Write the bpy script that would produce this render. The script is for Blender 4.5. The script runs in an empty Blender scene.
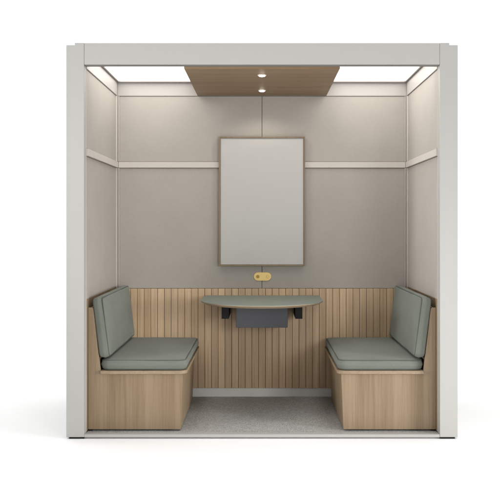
import bpy, bmesh, math, random
from mathutils import Vector, Matrix, noise as mnoise
random.seed(4)
scene = bpy.context.scene
WORLD_FRONT, WORLD_TOP = .38, .92
COL = scene.collection
CAMZ = 1.249

# ------------------------------------------------------------------ materials
def new_mat(name):
    m = bpy.data.materials.new(name); m.use_nodes = True
    nt = m.node_tree
    return m, nt, nt.nodes['Principled BSDF']

def N(nt, typ, **kw):
    n = nt.nodes.new(typ)
    for k, v in kw.items():
        if k in n.inputs: n.inputs[k].default_value = v
        else: setattr(n, k, v)
    return n

def ramp(nt, stops):
    r = nt.nodes.new('ShaderNodeValToRGB')
    e = r.color_ramp.elements
    e[0].position, e[0].color = stops[0][0], (*stops[0][1], 1)
    e[1].position, e[1].color = stops[-1][0], (*stops[-1][1], 1)
    for p, c in stops[1:-1]:
        q = e.new(p); q.color = (*c, 1)
    return r

def wood(name, grain='z', tone=1.0, island=False, rough=.5, tint=(1, 1, 1)):
    """oak veneer: fine streaks and broad bands running along the grain axis"""
    m, nt, b = new_mat(name); L = nt.links.new
    tc = N(nt, 'ShaderNodeTexCoord')
    src = tc.outputs['Object']
    if island:
        geo = N(nt, 'ShaderNodeNewGeometry')
        off = N(nt, 'ShaderNodeVectorMath', operation='MULTIPLY_ADD')
        comb = N(nt, 'ShaderNodeCombineXYZ')
        for i in range(3): L(geo.outputs['Random Per Island'], comb.inputs[i])
        L(comb.outputs[0], off.inputs[0]); off.inputs[1].default_value = (7, 3, 11); L(src, off.inputs[2])
        src = off.outputs[0]
    def scaled(a, g):
        mp = N(nt, 'ShaderNodeMapping')
        mp.inputs['Scale'].default_value = {'x': (g, a, a), 'y': (a, g, a), 'z': (a, a, g)}[grain]
        L(src, mp.inputs[0]); return mp.outputs[0]
    n1 = N(nt, 'ShaderNodeTexNoise', Scale=1.0, Detail=6.0, Roughness=.65); L(scaled(95, 2.2), n1.inputs['Vector'])
    n2 = N(nt, 'ShaderNodeTexNoise', Scale=1.0, Detail=3.0, Roughness=.5, Distortion=.4); L(scaled(15, .7), n2.inputs['Vector'])
    n3 = N(nt, 'ShaderNodeTexNoise', Scale=1.0, Detail=4.0, Roughness=.7); L(scaled(240, 4), n3.inputs['Vector'])
    a1 = N(nt, 'ShaderNodeMath', operation='MULTIPLY'); a1.inputs[1].default_value = .36; L(n1.outputs[0], a1.inputs[0])
    a2 = N(nt, 'ShaderNodeMath', operation='MULTIPLY_ADD'); a2.inputs[1].default_value = .36; L(n2.outputs[0], a2.inputs[0]); L(a1.outputs[0], a2.inputs[2])
    a3 = N(nt, 'ShaderNodeMath', operation='MULTIPLY_ADD'); a3.inputs[1].default_value = .28; L(n3.outputs[0], a3.inputs[0]); L(a2.outputs[0], a3.inputs[2])
    t = tone; tr, tg, tb = tint
    r = ramp(nt, [(.30, (.230*t*tr, .158*t*tg, .094*t*tb)), (.46, (.335*t*tr, .246*t*tg, .156*t*tb)), (.56, (.390*t*tr, .296*t*tg, .197*t*tb)), (.72, (.460*t*tr, .360*t*tg, .25*t*tb))])
    L(a3.outputs[0], r.inputs[0])
    out = r.outputs[0]
    if island:
        mr = N(nt, 'ShaderNodeMapRange'); mr.inputs[3].default_value = .86; mr.inputs[4].default_value = 1.10
        L(geo.outputs['Random Per Island'], mr.inputs[0])
        mx = N(nt, 'ShaderNodeVectorMath', operation='SCALE'); L(out, mx.inputs[0]); L(mr.outputs[0], mx.inputs['Scale'])
        out = mx.outputs[0]
    L(out, b.inputs['Base Color'])
    b.inputs['Roughness'].default_value = rough
    b.inputs['Specular IOR Level'].default_value = .35
    bp = N(nt, 'ShaderNodeBump', Strength=.12, Distance=.002); L(a3.outputs[0], bp.inputs['Height']); L(bp.outputs[0], b.inputs['Normal'])
    return m

def fabric(name, c0, c1, scale=420, bump=.25, soft=5, sheen=0.0, rough=.95):
    """woven or felted cloth: tight fleck plus slow unevenness"""
    m, nt, b = new_mat(name); L = nt.links.new
    tc = N(nt, 'ShaderNodeTexCoord')
    n1 = N(nt, 'ShaderNodeTexNoise', Scale=scale, Detail=3.0, Roughness=.7); L(tc.outputs['Object'], n1.inputs['Vector'])
    n2 = N(nt, 'ShaderNodeTexNoise', Scale=soft, Detail=4.0, Roughness=.6); L(tc.outputs['Object'], n2.inputs['Vector'])
    mx = N(nt, 'ShaderNodeMath', operation='MULTIPLY_ADD'); mx.inputs[1].default_value = .3
    L(n2.outputs[0], mx.inputs[0])
    h = N(nt, 'ShaderNodeMath', operation='MULTIPLY'); h.inputs[1].default_value = .7; L(n1.outputs[0], h.inputs[0]); L(h.outputs[0], mx.inputs[2])
    r = ramp(nt, [(.3, c0), (.7, c1)]); L(mx.outputs[0], r.inputs[0]); L(r.outputs[0], b.inputs['Base Color'])
    b.inputs['Roughness'].default_value = rough
    b.inputs['Specular IOR Level'].default_value = .15
    b.inputs['Sheen Weight'].default_value = sheen
    bp = N(nt, 'ShaderNodeBump', Strength=bump, Distance=.0015); L(n1.outputs[0], bp.inputs['Height']); L(bp.outputs[0], b.inputs['Normal'])
    return m

def paint(name, c, rough=.5, spec=.4, metal=0.0, var=.03, bump=.03):
    m, nt, b = new_mat(name); L = nt.links.new
    tc = N(nt, 'ShaderNodeTexCoord')
    n = N(nt, 'ShaderNodeTexNoise', Scale=9.0, Detail=5.0, Roughness=.6); L(tc.outputs['Object'], n.inputs['Vector'])
    r = ramp(nt, [(.3, tuple(v*(1-var) for v in c)), (.7, tuple(v*(1+var) for v in c))]); L(n.outputs[0], r.inputs[0])
    L(r.outputs[0], b.inputs['Base Color'])
    b.inputs['Roughness'].default_value = rough
    b.inputs['Specular IOR Level'].default_value = spec
    b.inputs['Metallic'].default_value = metal
    n2 = N(nt, 'ShaderNodeTexNoise', Scale=600.0, Detail=2.0); L(tc.outputs['Object'], n2.inputs['Vector'])
    bp = N(nt, 'ShaderNodeBump', Strength=bump, Distance=.001); L(n2.outputs[0], bp.inputs['Height']); L(bp.outputs[0], b.inputs['Normal'])
    return m

def emit(name, c, s):
    m, nt, b = new_mat(name)
    b.inputs['Base Color'].default_value = (.85, .85, .85, 1)
    b.inputs['Emission Color'].default_value = (*c, 1)
    b.inputs['Emission Strength'].default_value = s
    return m

def carpet_mat():
    m, nt, b = new_mat('grey loop carpet'); L = nt.links.new
    tc = N(nt, 'ShaderNodeTexCoord')
    v = N(nt, 'ShaderNodeTexVoronoi', Scale=230.0); L(tc.outputs['Object'], v.inputs['Vector'])
    n1 = N(nt, 'ShaderNodeTexNoise', Scale=150.0, Detail=5.0, Roughness=.8); L(tc.outputs['Object'], n1.inputs['Vector'])
    n2 = N(nt, 'ShaderNodeTexNoise', Scale=22.0, Detail=4.0, Roughness=.7); L(tc.outputs['Object'], n2.inputs['Vector'])
    sep = N(nt, 'ShaderNodeSeparateColor'); L(v.outputs['Color'], sep.inputs[0])
    a = N(nt, 'ShaderNodeMath', operation='MULTIPLY'); a.inputs[1].default_value = .34; L(sep.outputs[0], a.inputs[0])
    c = N(nt, 'ShaderNodeMath', operation='MULTIPLY_ADD'); c.inputs[1].default_value = .46; L(n1.outputs[0], c.inputs[0]); L(a.outputs[0], c.inputs[2])
    d = N(nt, 'ShaderNodeMath', operation='MULTIPLY_ADD'); d.inputs[1].default_value = .2; L(n2.outputs[0], d.inputs[0]); L(c.outputs[0], d.inputs[2])
    r = ramp(nt, [(.24, (.205, .201, .190)), (.5, (.378, .373, .357)), (.76, (.60, .592, .568))]); L(d.outputs[0], r.inputs[0])
    L(r.outputs[0], b.inputs['Base Color']); b.inputs['Roughness'].default_value = 1.0; b.inputs['Specular IOR Level'].default_value = .1
    bp = N(nt, 'ShaderNodeBump', Strength=.6, Distance=.004); L(d.outputs[0], bp.inputs['Height']); L(bp.outputs[0], b.inputs['Normal'])
    return m

M = dict(
    shell=paint('warm grey powder coat', (.412, .406, .382), .55, .3, var=.008),
    shell_b=paint('warm grey powder coat edge', (.407, .401, .377), .55, .3, var=.008),
    trim=paint('cream painted trim', (.545, .506, .462), .5, .3, var=.01),
    felt=fabric('greige acoustic felt', (.350, .323, .290), (.428, .399, .362), 260, .18, 4),
    oak_v=wood('oak veneer upright grain', 'z', .72, tint=(1.03, 1, .95)),
    oak_y=wood('oak veneer long grain', 'y', .85),
    oak_x=wood('oak veneer ceiling grain', 'x', .68, tint=(1, .88, .74)),
    slat=wood('oak slats', 'z', 1.54, island=True, tint=(1.02, .985, .95)),
    backing=paint('dark slat backing', (.19, .135, .088), .8, .1),
    cushion=fabric('sage grey wool', (.128, .140, .117), (.200, .216, .184), 380, .35, 6, .1),
    piping=fabric('sage grey piping', (.075, .085, .071), (.112, .125, .107), 500, .3, 8),
    lino=paint('sage table linoleum', (.205, .228, .198), .55, .3, var=.04),
    black=paint('black steel', (.006, .005, .005), .6, .25),
    box=paint('charcoal sheet metal', (.094, .098, .107), .6, .3),
    rubber=paint('black rubber', (.010, .010, .010), .8, .2),
    skirt=paint('grey skirting', (.74, .73, .70), .5, .35),
    board=paint('matt white board', (.475, .464, .446), .42, .4, var=.01, bump=.01),
    brass=paint('brushed brass', (.76, .56, .22), .42, .5, .55),
    brass_d=paint('brass recess', (.40, .26, .08), .45, .5, .7),
    carpet=carpet_mat(),
    light=emit('luminous ceiling diffuser', (1.0, .968, .93), 3.4),
    lamp=emit('downlight lens', (1.0, .93, .82), 14.0),
    fascia=paint('pale painted fascia', (.42, .40, .38), .5, .3, var=.01),
    underside_shade=paint('painted beam shade', (.23, .22, .205), .7, .2),  # dark grey stands in for shade on the beam's underside
    gap=paint('shadow gap', (.20, .185, .17), .8, .1),
    frame_grey=paint('grey diffuser frame', (.33, .31, .29), .5, .35),
    rear=paint('outer shell back', (.5, .5, .48), .6, .3),
)

# ------------------------------------------------------------------ helpers
def thing(name, label, cat, loc, group=None):
    o = bpy.data.objects.new(name, None); COL.objects.link(o)
    o.location = loc; o.empty_display_size = .1
    o['label'] = label; o['category'] = cat
    if group: o['group'] = group
    return o

def base_of(o):
    v = Vector((0, 0, 0))
    while o: v += o.location; o = o.parent
    return v

def link(name, bm, mats, parent=None, smooth=False, bevel=0, seg=2, angle=35):
    """bm is in world coordinates; the mesh is stored relative to its parent"""
    bmesh.ops.recalc_face_normals(bm, faces=bm.faces[:])
    if parent: bmesh.ops.translate(bm, vec=-base_of(parent), verts=bm.verts[:])
    me = bpy.data.meshes.new(name); bm.to_mesh(me); bm.free()
    for m in (mats if isinstance(mats, (list, tuple)) else [mats]): me.materials.append(m)
    o = bpy.data.objects.new(name, me); COL.objects.link(o); o.parent = parent
    if bevel:
        md = o.modifiers.new('bevel', 'BEVEL'); md.width = bevel; md.segments = seg
        md.limit_method = 'ANGLE'; md.angle_limit = math.radians(angle)
        md.harden_normals = True
        smooth = True
    if smooth:
        for p in me.polygons: p.use_smooth = True
    return o

def box(bm, x0, x1, y0, y1, z0, z1, mi=0):
    vs = [bm.verts.new((x, y, z)) for x in (x0, x1) for y in (y0, y1) for z in (z0, z1)]
    for f in ((0,1,3,2), (4,6,7,5), (0,4,5,1), (2,3,7,6), (0,2,6,4), (1,5,7,3)):
        bm.faces.new([vs[i] for i in f]).material_index = mi

def bx(name, x0, x1, y0, y1, z0, z1, mat, parent, bevel=.002, seg=2):
    bm = bmesh.new(); box(bm, min(x0,x1), max(x0,x1), y0, y1, z0, z1)
    return link(name, bm, mat, parent, bevel=bevel, seg=seg)

def prism_y(bm, pts, y0, y1):
    a = [bm.verts.new((x, y0, z)) for x, z in pts]; b = [bm.verts.new((x, y1, z)) for x, z in pts]
    n = len(pts)
    bm.faces.new(a); bm.faces.new(b[::-1])
    for i in range(n): bm.faces.new((a[i], a[(i+1) % n], b[(i+1) % n], b[i]))

def disc_ring(bm, rings, c, axis='z', seg=40, cap=True):
    """lathe: rings = [(radius, height, material)]"""
    rows = []
    for r, h, _ in rings:
        row = []
        for i in range(seg):
            a = 2*math.pi*i/seg
            p = (r*math.cos(a), r*math.sin(a), h)
            if axis == 'y': p = (p[0], h, p[1])
            row.append(bm.verts.new((c[0]+p[0], c[1]+p[1], c[2]+p[2])))
        rows.append(row)
    for k in range(len(rows)-1):
        for i in range(seg):
            f = bm.faces.new((rows[k][i], rows[k][(i+1) % seg], rows[k+1][(i+1) % seg], rows[k+1][i])); f.material_index = rings[k+1][2]
    if cap:
        f = bm.faces.new(rows[-1]); f.material_index = rings[-1][2]

def rrect(hx, hy, r, k=10, m=14):
    """outline of a rounded rectangle with extra points along the sides"""
    r = min(r, hx*.98, hy*.98); pts = []
    for cx, cy, a0 in ((hx-r, hy-r, 0), (-hx+r, hy-r, 90), (-hx+r, -hy+r, 180), (hx-r, -hy+r, 270)):
        arc = [(cx+r*math.cos(math.radians(a0+90*i/k)), cy+r*math.sin(math.radians(a0+90*i/k))) for i in range(k+1)]
        if pts:
            p, q = pts[-1], arc[0]
            pts += [(p[0]+(q[0]-p[0])*i/m, p[1]+(q[1]-p[1])*i/m) for i in range(1, m)]
        pts += arc
    p, q = pts[-1], pts[0]
    pts += [(p[0]+(q[0]-p[0])*i/m, p[1]+(q[1]-p[1])*i/m) for i in range(1, m)]
    return pts

def cushion_bm(hx, hy, th, rp, re, puff, seed, corner_dip=.0):
    """upholstered pad: plan rounded rectangle, soft edges, crowned top and slightly swollen sides (local, z from 0 to th)"""
    prof = []
    for i in range(9):
        a = math.radians(-90+90*i/8); prof.append((re-re*math.cos(a), re+re*math.sin(a)))
    side = 6
    for i in range(1, side):
        t = i/side; prof.append((-.004*math.sin(math.pi*t), re+(th-2*re)*t))
    for i in range(9):
        a = math.radians(90*i/8); prof.append((re-re*math.cos(a), th-re+re*math.sin(a)))
    inner = [re+(min(hx, hy)*.93-re)*t for t in (.05, .11, .18, .27, .37, .48, .6, .72, .84, 1)]
    rows_def = [(d, -1) for d in reversed(inner)] + [(d, z) for d, z in prof] + [(d, -2) for d in inner]
    bm = bmesh.new(); rows = []
    mx = min(hx, hy)
    for d, z in rows_def:
        row = []
        for (x, y) in rrect(hx-d, hy-d, max(rp-d, .012)):
            t = max(0.0, min(1.0, (d-re)/(mx*.75)))
            cr = puff*math.sin(t*math.pi/2)
            zz = z if z >= 0 else (th+cr if z == -2 else 0)
            wob = mnoise.noise(Vector((x*5+seed, y*5, zz*6)))*.0026
            if z == -2: wob += mnoise.noise(Vector((x*13+seed*3, y*13, 2)))*.0016
            k = (1+wob/max(mx, .1)) if z >= 0 else 1
            row.append(bm.verts.new((x*k, y*k, zz+(wob if z != -1 else 0))))
        rows.append(row)
    n = len(rows[0])
    for a, b in zip(rows, rows[1:]):
        for i in range(n): bm.faces.new((a[i], a[(i+1) % n], b[(i+1) % n], b[i]))
    bm.faces.new(rows[0][::-1]); bm.faces.new(rows[-1])
    return bm

def tube_loop(bm, pts, r, seg=8):
    n = len(pts); rows = []
    for i in range(n):
        p, q, s = Vector(pts[i-1]), Vector(pts[i]), Vector(pts[(i+1) % n])
        t = (s-p).normalized(); u = t.cross(Vector((0, 0, 1))).normalized(); v = u.cross(t)
        rows.append([bm.verts.new(q+u*r*math.cos(2*math.pi*j/seg)+v*r*math.sin(2*math.pi*j/seg)) for j in range(seg)])
    for i in range(n):
        a, b = rows[i], rows[(i+1) % n]
        for j in range(seg): bm.faces.new((a[j], a[(j+1) % seg], b[(j+1) % seg], b[j]))

def piping_bm(hx, hy, th, rp, re, r=.003):
    bm = bmesh.new(); d = re*.30
    for z in (th-re*.30,):
        tube_loop(bm, [(x, y, z) for x, y in rrect(hx-d, hy-d, max(rp-d, .012))], r)
    return bm

# ------------------------------------------------------------------ setting
bm = bmesh.new()
R = 70
bm.faces.new([bm.verts.new((R*math.cos(2*math.pi*i/64), R*math.sin(2*math.pi*i/64), 0)) for i in range(64)])
g = link('ground', bm, paint('white studio floor', (.93, .93, .93), .9, .05, var=.004, bump=.0)); g['kind'] = 'structure'

# ------------------------------------------------------------------ the booth
YB = 1.13          # face of the back wall
XW = 1.0385        # face of the side walls (half width)
booth = thing('meeting_booth', 'open-fronted light grey meeting booth with greige felt walls and an oak ceiling strip',
              'meeting booth', (0, .6, 0))
B = booth
SH, TR = M['shell'], M['trim']
ZT = 2.312
for s in (-1, 1):
    bm = bmesh.new()
    prism_y(bm, [(s*x, z) for x, z in ((1.0390, .0105), (1.1427, .0105), (1.1427, 2.299), (1.0932, 2.299), (1.0932, ZT), (1.0390, ZT))], 0, .055)
    link('post', bm, SH, B, bevel=.0016)
    bx('outer_panel', s*1.0932, s*1.1425, .0553, 1.235, .0105, 2.2985, M['shell_b'], B, .0016)
    bx('side_wall', s*1.0560, s*1.0930, .0555, 1.19, .0105, 2.308, M['rear'], B, .001)
    for y in (.004, 1.13):
        bx('foot', s*1.040, s*1.127, y, y+.08, 0, .0103, M['rubber'], B, .001)
bx('front_beam', -1.0381, 1.0381, .0008, .054, 2.186, ZT-.0008, SH, B, .0022)
bx('beam_shade_strip', -1.0360, 1.0360, .0040, .0530, 2.1830, 2.1857, M['underside_shade'], B, .0)  # added dark strip paints the shaded underside of the beam, not a real seal
bx('roof', -1.0555, 1.0555, .0555, 1.19, 2.29, 2.310, M['rear'], B, .001)
bx('rear_wall', -1.0932, 1.0932, 1.1915, 1.236, .0105, 2.308, M['rear'], B, .002)
bm = bmesh.new()
box(bm, -1.0386, 1.0386, .002, .050, .008, .0262)
link('sill', bm, M['shell'], B, bevel=.0015)
bx('floor_deck', -1.055, 1.055, .0505, 1.190, .006, .0165, M['rear'], B, .0)
bx('carpet', -1.0382, 1.0382, .0505, 1.128, .017, .0216, M['carpet'], B, .0)

# side walls: felt panels in a cream edge, rail, fascia
Z_FA, Z_W = 2.172, .790          # fascia underside, top of the oak lining
RZ0, RZ1 = 1.658, 1.700          # rail
for s in (-1, 1):
    for z0, z1 in ((Z_W, RZ0-.002), (RZ1+.002, Z_FA-.002)):
        bx('felt_panel', s*(XW+.0005), s*1.0552, .0665, 1.096, z0, z1, M['felt'], B, .004)
    bx('edge_trim', s*(XW-.0012), s*1.0480, .0565, .0645, .0265, Z_FA, TR, B, .001)
    bx('wall_rail', s*(XW-.0125), s*1.0552, .0560, 1.1165, RZ0, RZ1, TR, B, .0018)
    bx('fascia', s*(XW-.006), s*1.0552, .0565, 1.1235, Z_FA, 2.2890, M['fascia'], B, .0012)
    # corner profile: two fine cream fins with a groove between
    bm = bmesh.new()
    box(bm, s*(XW-.0095) if s > 0 else -1.0552, 1.0552 if s > 0 else s*(XW-.0095), 1.0975, 1.1060, Z_W, RZ0-.002)
    box(bm, s*(XW-.0095) if s > 0 else -1.0552, 1.0552 if s > 0 else s*(XW-.0095), 1.0975, 1.1060, RZ1+.002, Z_FA-.002)
    lo, hi = sorted((s*(XW-.0108), s*(XW-.0188)))
    box(bm, lo, hi, 1.1185, 1.137, Z_W, RZ0-.002)
    box(bm, lo, hi, 1.1185, 1.137, RZ1+.002, Z_FA-.002)
    link('corner_profile', bm, TR, B, bevel=.0008)
# back wall
xi = XW-.0195
for x0, x1 in ((-xi, -.0013), (.0013, xi)):
    bx('felt_panel', x0, x1, YB, 1.150, RZ1+.002, Z_FA-.002, M['felt'], B, .0025)
    bx('felt_panel', x0, x1, YB, 1.150, Z_W+.006, RZ0-.002, M['felt'], B, .0025)
bx('wall_backing', -1.0552, 1.0552, 1.1505, 1.1912, .0267, 2.2885, M['gap'], B, .0)
bx('wall_rail', -(XW-.0130), XW-.0130, YB-.0125, 1.1500, RZ0, RZ1, TR, B, .0018)
bx('fascia', -(XW-.0065), XW-.0065, YB-.006, 1.1500, Z_FA, 2.2890, M['fascia'], B, .0012)

# oak lining: slats at the back, plain boards at the sides
bm = bmesh.new()
P = .0481; gw = .0024
n = 43
for i in range(n):
    xc = (i-(n-1)/2)*P
    x0, x1 = max(xc-P/2+gw/2, -1.0375), min(xc+P/2-gw/2, 1.0375)
    if x1-x0 > .01: box(bm, x0, x1, 1.112+random.uniform(0, .0006), 1.136, .0845, Z_W+.0045)
link('slat_panel', bm, M['slat'], B, bevel=.0016)
bx('slat_backing', -1.0375, 1.0375, 1.1365, 1.1500, .0265, Z_W+.003, M['backing'], B, 0)
bx('skirting', -1.0375, 1.0375, 1.1200, 1.1362, .0218, .0838, M['skirt'], B, .0015)
for s in (-1, 1):
    bx('side_lining', s*(XW-.001), s*1.0552, .0665, 1.111, .0265, Z_W+.021, M['oak_v'], B, .0015)

# ceiling: two luminous panels in grey frames and the dropped oak strip with downlights
WX = .461
for s in (-1, 1):
    x0, x1 = sorted((s*(WX+.022), s*(XW-.010)))
    lp = bx('light_panel', x0+.014, x1-.014, .075, 1.092, 2.2740, 2.2885, M['light'], B, .001)
    bm = bmesh.new()
    for a in ((x0, x0+.012, .0600, 1.1080), (x1-.012, x1, .0600, 1.1080), (x0+.0125, x1-.0125, 1.0945, 1.1080), (x0+.0125, x1-.0125, .0600, .0725)):
        box(bm, *a, 2.2660, 2.2880)
    link('panel_frame', bm, M['frame_grey'], lp, bevel=.001)
cp = bx('ceiling_panel', -WX, WX, .060, YB-.0075, Z_FA+.0005, 2.2880, M['oak_x'], B, .0015)
for y in (.27, .866):
    bm = bmesh.new()
    zc = Z_FA+.0005
    disc_ring(bm, [(.0275, -.0003, 0), (.0275, -.0040, 0), (.0260, -.0050, 0), (.0215, -.0050, 0), (.0200, -.0042, 0), (.0195, -.0065, 1), (.0150, -.0095, 1), (.0080, -.0115, 1)], (0, y, zc))
    link('downlight', bm, [M['trim'], M['lamp']], cp, smooth=False)

# ------------------------------------------------------------------ whiteboard
wb = thing('whiteboard', 'tall white wipe board in a thin oak frame hung on the back wall', 'whiteboard', (0, 1.116, .957))
bm = bmesh.new()
X, Z0, Z1, F = .3062, .9567, 1.8775, .0110
y0, y1 = 1.0910, 1.1165
prs = [(-X, -X+F, Z0, Z1), (X-F, X, Z0, Z1), (-X+F+.0002, X-F-.0002, Z0, Z0+F), (-X+F+.0002, X-F-.0002, Z1-F, Z1)]
for a in prs: box(bm, a[0], a[1], y0, y1, a[2], a[3])
link('frame', bm, wood('shaded oak picture frame', 'z', .62), wb, bevel=.001)  # oak darkened overall to paint in the shade on the frame's sides
bx('writing_surface', -X+F+.0004, X-F-.0004, y0+.007, y1-.002, Z0+F+.0004, Z1-F-.0004, M['board'], wb, .0008)

# ------------------------------------------------------------------ socket plate
sp = thing('socket_plate', 'small brass pill-shaped socket plate on the felt above the table', 'socket', (.003, YB, .881))
def pill(bm, cx, cz, hx, r, y0, y1, k=14):
    pts = [(cx+hx-r+r*math.cos(math.radians(-90+180*i/k)), cz+r*math.sin(math.radians(-90+180*i/k))) for i in range(k+1)]
    pts += [(cx-hx+r+r*math.cos(math.radians(90+180*i/k)), cz+r*math.sin(math.radians(90+180*i/k))) for i in range(k+1)]
    prism_y(bm, pts, y0, y1)
bm = bmesh.new(); pill(bm, .0035, .8805, .0625, .0305, YB-.006, YB-.0003)
link('plate', bm, M['brass'], sp, bevel=.0015)
for cx, mt in ((-.030, M['brass_d']), (.041, M['brass'])):
    bm = bmesh.new(); disc_ring(bm, [(.0115, 0, 0), (.0115, -.003, 0), (.0102, -.0040, 0), (.0070, -.0040, 0), (.0062, -.002, 0)], (cx, YB-.0062, .8805), 'y', 28)
    link('socket_knob', bm, mt, sp)

# ------------------------------------------------------------------ wall table
tb = thing('wall_table', 'half-oval sage grey table with oak edge fixed to the slatted back wall', 'table', (0, 1.11, .7476))
ZTT = .7476
def table_outline(off, k=48):
    hw, yb, yc, yf = .4065-off, 1.1105, .725, .318+off
    pts = [(-hw, yb)]
    for i in range(k+1):
        a = math.pi+math.pi*i/k
        c, s_ = math.cos(a), math.sin(a)
        e = 1.0
        pts.append((hw*math.copysign(abs(c)**e, c), yc+(yc-yf)*math.copysign(abs(s_)**e, s_)))
    pts.append((hw, yb))
    return pts
bm = bmesh.new()
def slab(bm, levels):
    rows = [[bm.verts.new((x, y, z)) for x, y in table_outline(o)] for o, z in levels]
    n = len(rows[0])
    for a, b in zip(rows, rows[1:]):
        for i in range(n): bm.faces.new((a[i], a[(i+1) % n], b[(i+1) % n], b[i]))
    bm.faces.new(rows[0]); bm.faces.new(rows[-1])
slab(bm, [(.0015, ZTT), (0, ZTT-.0015), (0, ZTT-.0030)])
link('table_top', bm, M['lino'], tb, smooth=False)
bm = bmesh.new(); slab(bm, [(.0002, ZTT-.0033), (.0, ZTT-.0075), (.028, ZTT-.0210)])
link('table_edge', bm, wood('oak table edge', 'x', .86), tb)
zb = ZTT-.0213
for s in (-1, 1):
    bm = bmesh.new(); c = s*.2455
    box(bm, *sorted((s*.2720, s*.2240)), .760, 1.1110, .618, zb-.0062)
    box(bm, c-.042, c+.036 if s < 0 else c+.042, .715, 1.1105, zb-.0058, zb)
    link('bracket', bm, M['black'], tb, bevel=.001)
bx('cable_box', -.176, .174, .800, 1.1108, .553, zb-.0003, M['box'], tb, .003)

# ------------------------------------------------------------------ benches
def bench(s, label):
    t = thing('bench', label, 'bench', (s*.74, .6, .0216), 'facing benches inside the booth')
    X0 = XW-.0025
    yA, yZ = .100, .966
    bm = bmesh.new()      # chair-shaped end panel, front face of the bench
    prism_y(bm, [(s*x, z) for x, z in ((X0, .0320), (.4846, .0320), (.4711, .3637), (.9600, .3637), (.9615, .3860), (1.0050, .7510), (1.0105, .7570), (X0, .7570))], yA, .1180)
    link('end_panel', bm, M['oak_v'], t, bevel=.0015)
    bm = bmesh.new()
    prism_y(bm, [(s*x, z) for x, z in ((X0, .0322), (.4842, .0322), (.4708, .3634), (X0, .3634))], .1183, yZ)
    link('base', bm, M['oak_v'], t, bevel=.0012)
    bx('plinth', s*(X0-.06), s*.530, .150, yZ-.05, .0218, .0317, M['backing'], t, 0)
    bx('foot', s*(X0-.024), s*(X0-.003), .104, .126, .0218, .0316, M['rubber'], t, .001)
    # seat board with rounded front inner corner
    bm = bmesh.new()
    xi, xo, ya, yb, r = -.4470, -.9600, .080, 1.109, .048
    out = [(xo, yb), (xo, ya)] + [(xi-r+r*math.cos(math.radians(a)), ya+r+r*math.sin(math.radians(a))) for a in range(-90, 1, 9)] + [(xi, yb)]
    lo = [bm.verts.new((-s*x, y, .3640)) for x, y in out]; hi = [bm.verts.new((-s*x, y, .3835)) for x, y in out]
    bm.faces.new(lo); bm.faces.new(hi)
    for i in range(len(out)): bm.faces.new((lo[i], lo[(i+1) % len(out)], hi[(i+1) % len(out)], hi[i]))
    link('seat_board', bm, M['oak_y'], t, bevel=.002)
    # leaning backrest board
    bm = bmesh.new(); k = s
    prism_y(bm, [(s*.9640, .3640), (s*.9760, .3640), (s*1.0295, .7550), (s*1.0175, .7550)], .1185, 1.109)
    link('backrest_board', bm, M['oak_v'], t, bevel=.0015)
    # seat cushion
    hx, hy, th = .2555, .5080, .0660
    tr = Matrix.Translation((s*.7065, .5985, .3838))
    bm = cushion_bm(hx, hy, th, .055, .022, .008, 3+s); bm.transform(tr)
    c = link('seat_cushion', bm, M['cushion'], t, smooth=True)
    bm = piping_bm(hx, hy, th, .055, .022, .0032); bm.transform(tr)
    link('piping', bm, M['piping'], c, smooth=True)
    # back cushion: built flat, stood up and leaned against the board
    hh, th2 = .1790, .0640
    lean = math.radians(7.0)
    # local z (crowned face) points towards the booth centre; local x points up
    zdir = Vector((-s*math.cos(lean), 0, math.sin(lean))); xdir = Vector((s*math.sin(lean), 0, math.cos(lean)))
    ydir = zdir.cross(xdir)
    ctr = Vector((s*.9890, .5985, .6350))
    mt = Matrix.Translation(ctr) @ Matrix((xdir, ydir, zdir)).transposed().to_4x4()
    bm = cushion_bm(hh, hy, th2, .032, .017, .006, 9+s); bm.transform(mt)
    c = link('back_cushion', bm, M['cushion'], t, smooth=True)
    bm = piping_bm(hh, hy, th2, .032, .017, .0032); bm.transform(mt)
    link('piping', bm, M['piping'], c, smooth=True)
    return t
bench(-1, 'oak bench with sage grey seat and back cushions along the left wall')
bench(1, 'oak bench with sage grey seat and back cushions along the right wall')

# ------------------------------------------------------------------ light
w = bpy.data.worlds.new('World'); scene.world = w; w.use_nodes = True
nt = w.node_tree; L = nt.links.new
bg = nt.nodes['Background']; bg.inputs[0].default_value = (1, 1, 1, 1)
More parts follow.
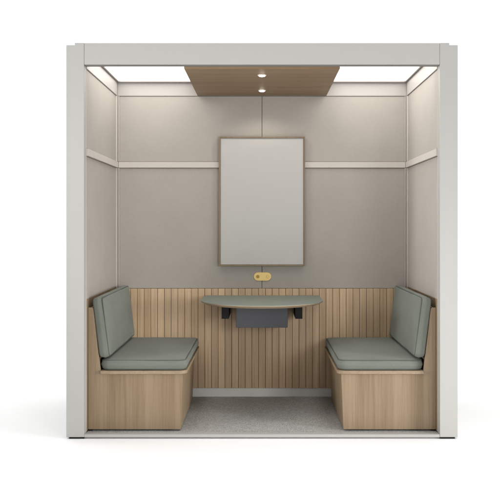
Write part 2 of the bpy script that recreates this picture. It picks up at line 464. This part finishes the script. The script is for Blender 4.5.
# white studio: bright backdrop behind the booth, bright ceiling, dimmer room on the camera's side
tc = N(nt, 'ShaderNodeTexCoord'); sx = N(nt, 'ShaderNodeSeparateXYZ'); L(tc.outputs['Generated'], sx.inputs[0])
my = N(nt, 'ShaderNodeMapRange', interpolation_type='SMOOTHSTEP')
for k, v in zip((1, 2, 3, 4), (-.5, .6, WORLD_FRONT, 1.05)): my.inputs[k].default_value = v
L(sx.outputs['Y'], my.inputs[0])
mz = N(nt, 'ShaderNodeMapRange', interpolation_type='SMOOTHSTEP')
for k, v in zip((1, 2, 3, 4), (.42, .95, 0, WORLD_TOP)): mz.inputs[k].default_value = v
L(sx.outputs['Z'], mz.inputs[0])
ad = N(nt, 'ShaderNodeMath', operation='ADD'); L(my.outputs[0], ad.inputs[0]); L(mz.outputs[0], ad.inputs[1])
L(ad.outputs[0], bg.inputs[1])

def area(name, loc, aim, size, power, color=(1, 1, 1), spread=180):
    d = bpy.data.lights.new(name, 'AREA'); d.shape = 'RECTANGLE'; d.size, d.size_y = size; d.energy = power; d.color = color; d.spread = math.radians(spread)
    o = bpy.data.objects.new(name, d); COL.objects.link(o); o.location = loc
    o.rotation_euler = (Vector(aim)-Vector(loc)).to_track_quat('-Z', 'Y').to_euler()
    return o
area('studio_softbox_key', (4.8, -2.8, 1.0), (-.3, .3, .15), (1.1, 1.1), 10, spread=38)
area('studio_softbox_fill', (-5.0, -2.1, 1.9), (1.0, .25, 1.6), (1.2, 1.2), 15, spread=45)
area('studio_softbox_front', (2.7, -6.2, 1.75), (0, .8, .9), (1.4, 1.4), 102)
for y in (.27, .866):
    d = bpy.data.lights.new('downlight_beam', 'SPOT'); d.energy = 6; d.spot_size = math.radians(135); d.spot_blend = .6; d.shadow_soft_size = .025; d.color = (1, .93, .82)
    o = bpy.data.objects.new('downlight_beam', d); COL.objects.link(o); o.location = (0, y, 2.160)

# ------------------------------------------------------------------ camera
cd = bpy.data.cameras.new('camera'); cam = bpy.data.objects.new('camera', cd); COL.objects.link(cam)
cam.location = (0, -5, CAMZ); cam.rotation_euler = (math.radians(90), 0, 0)
cd.sensor_width = 36; cd.lens = 171.3*5/500*36
cd.shift_x = -12/500; cd.shift_y = -25/500
cd.clip_start = .05; cd.clip_end = 500
scene.camera = cam
scene.view_settings.view_transform = 'Standard'; scene.view_settings.look = 'None'; scene.view_settings.exposure = 0
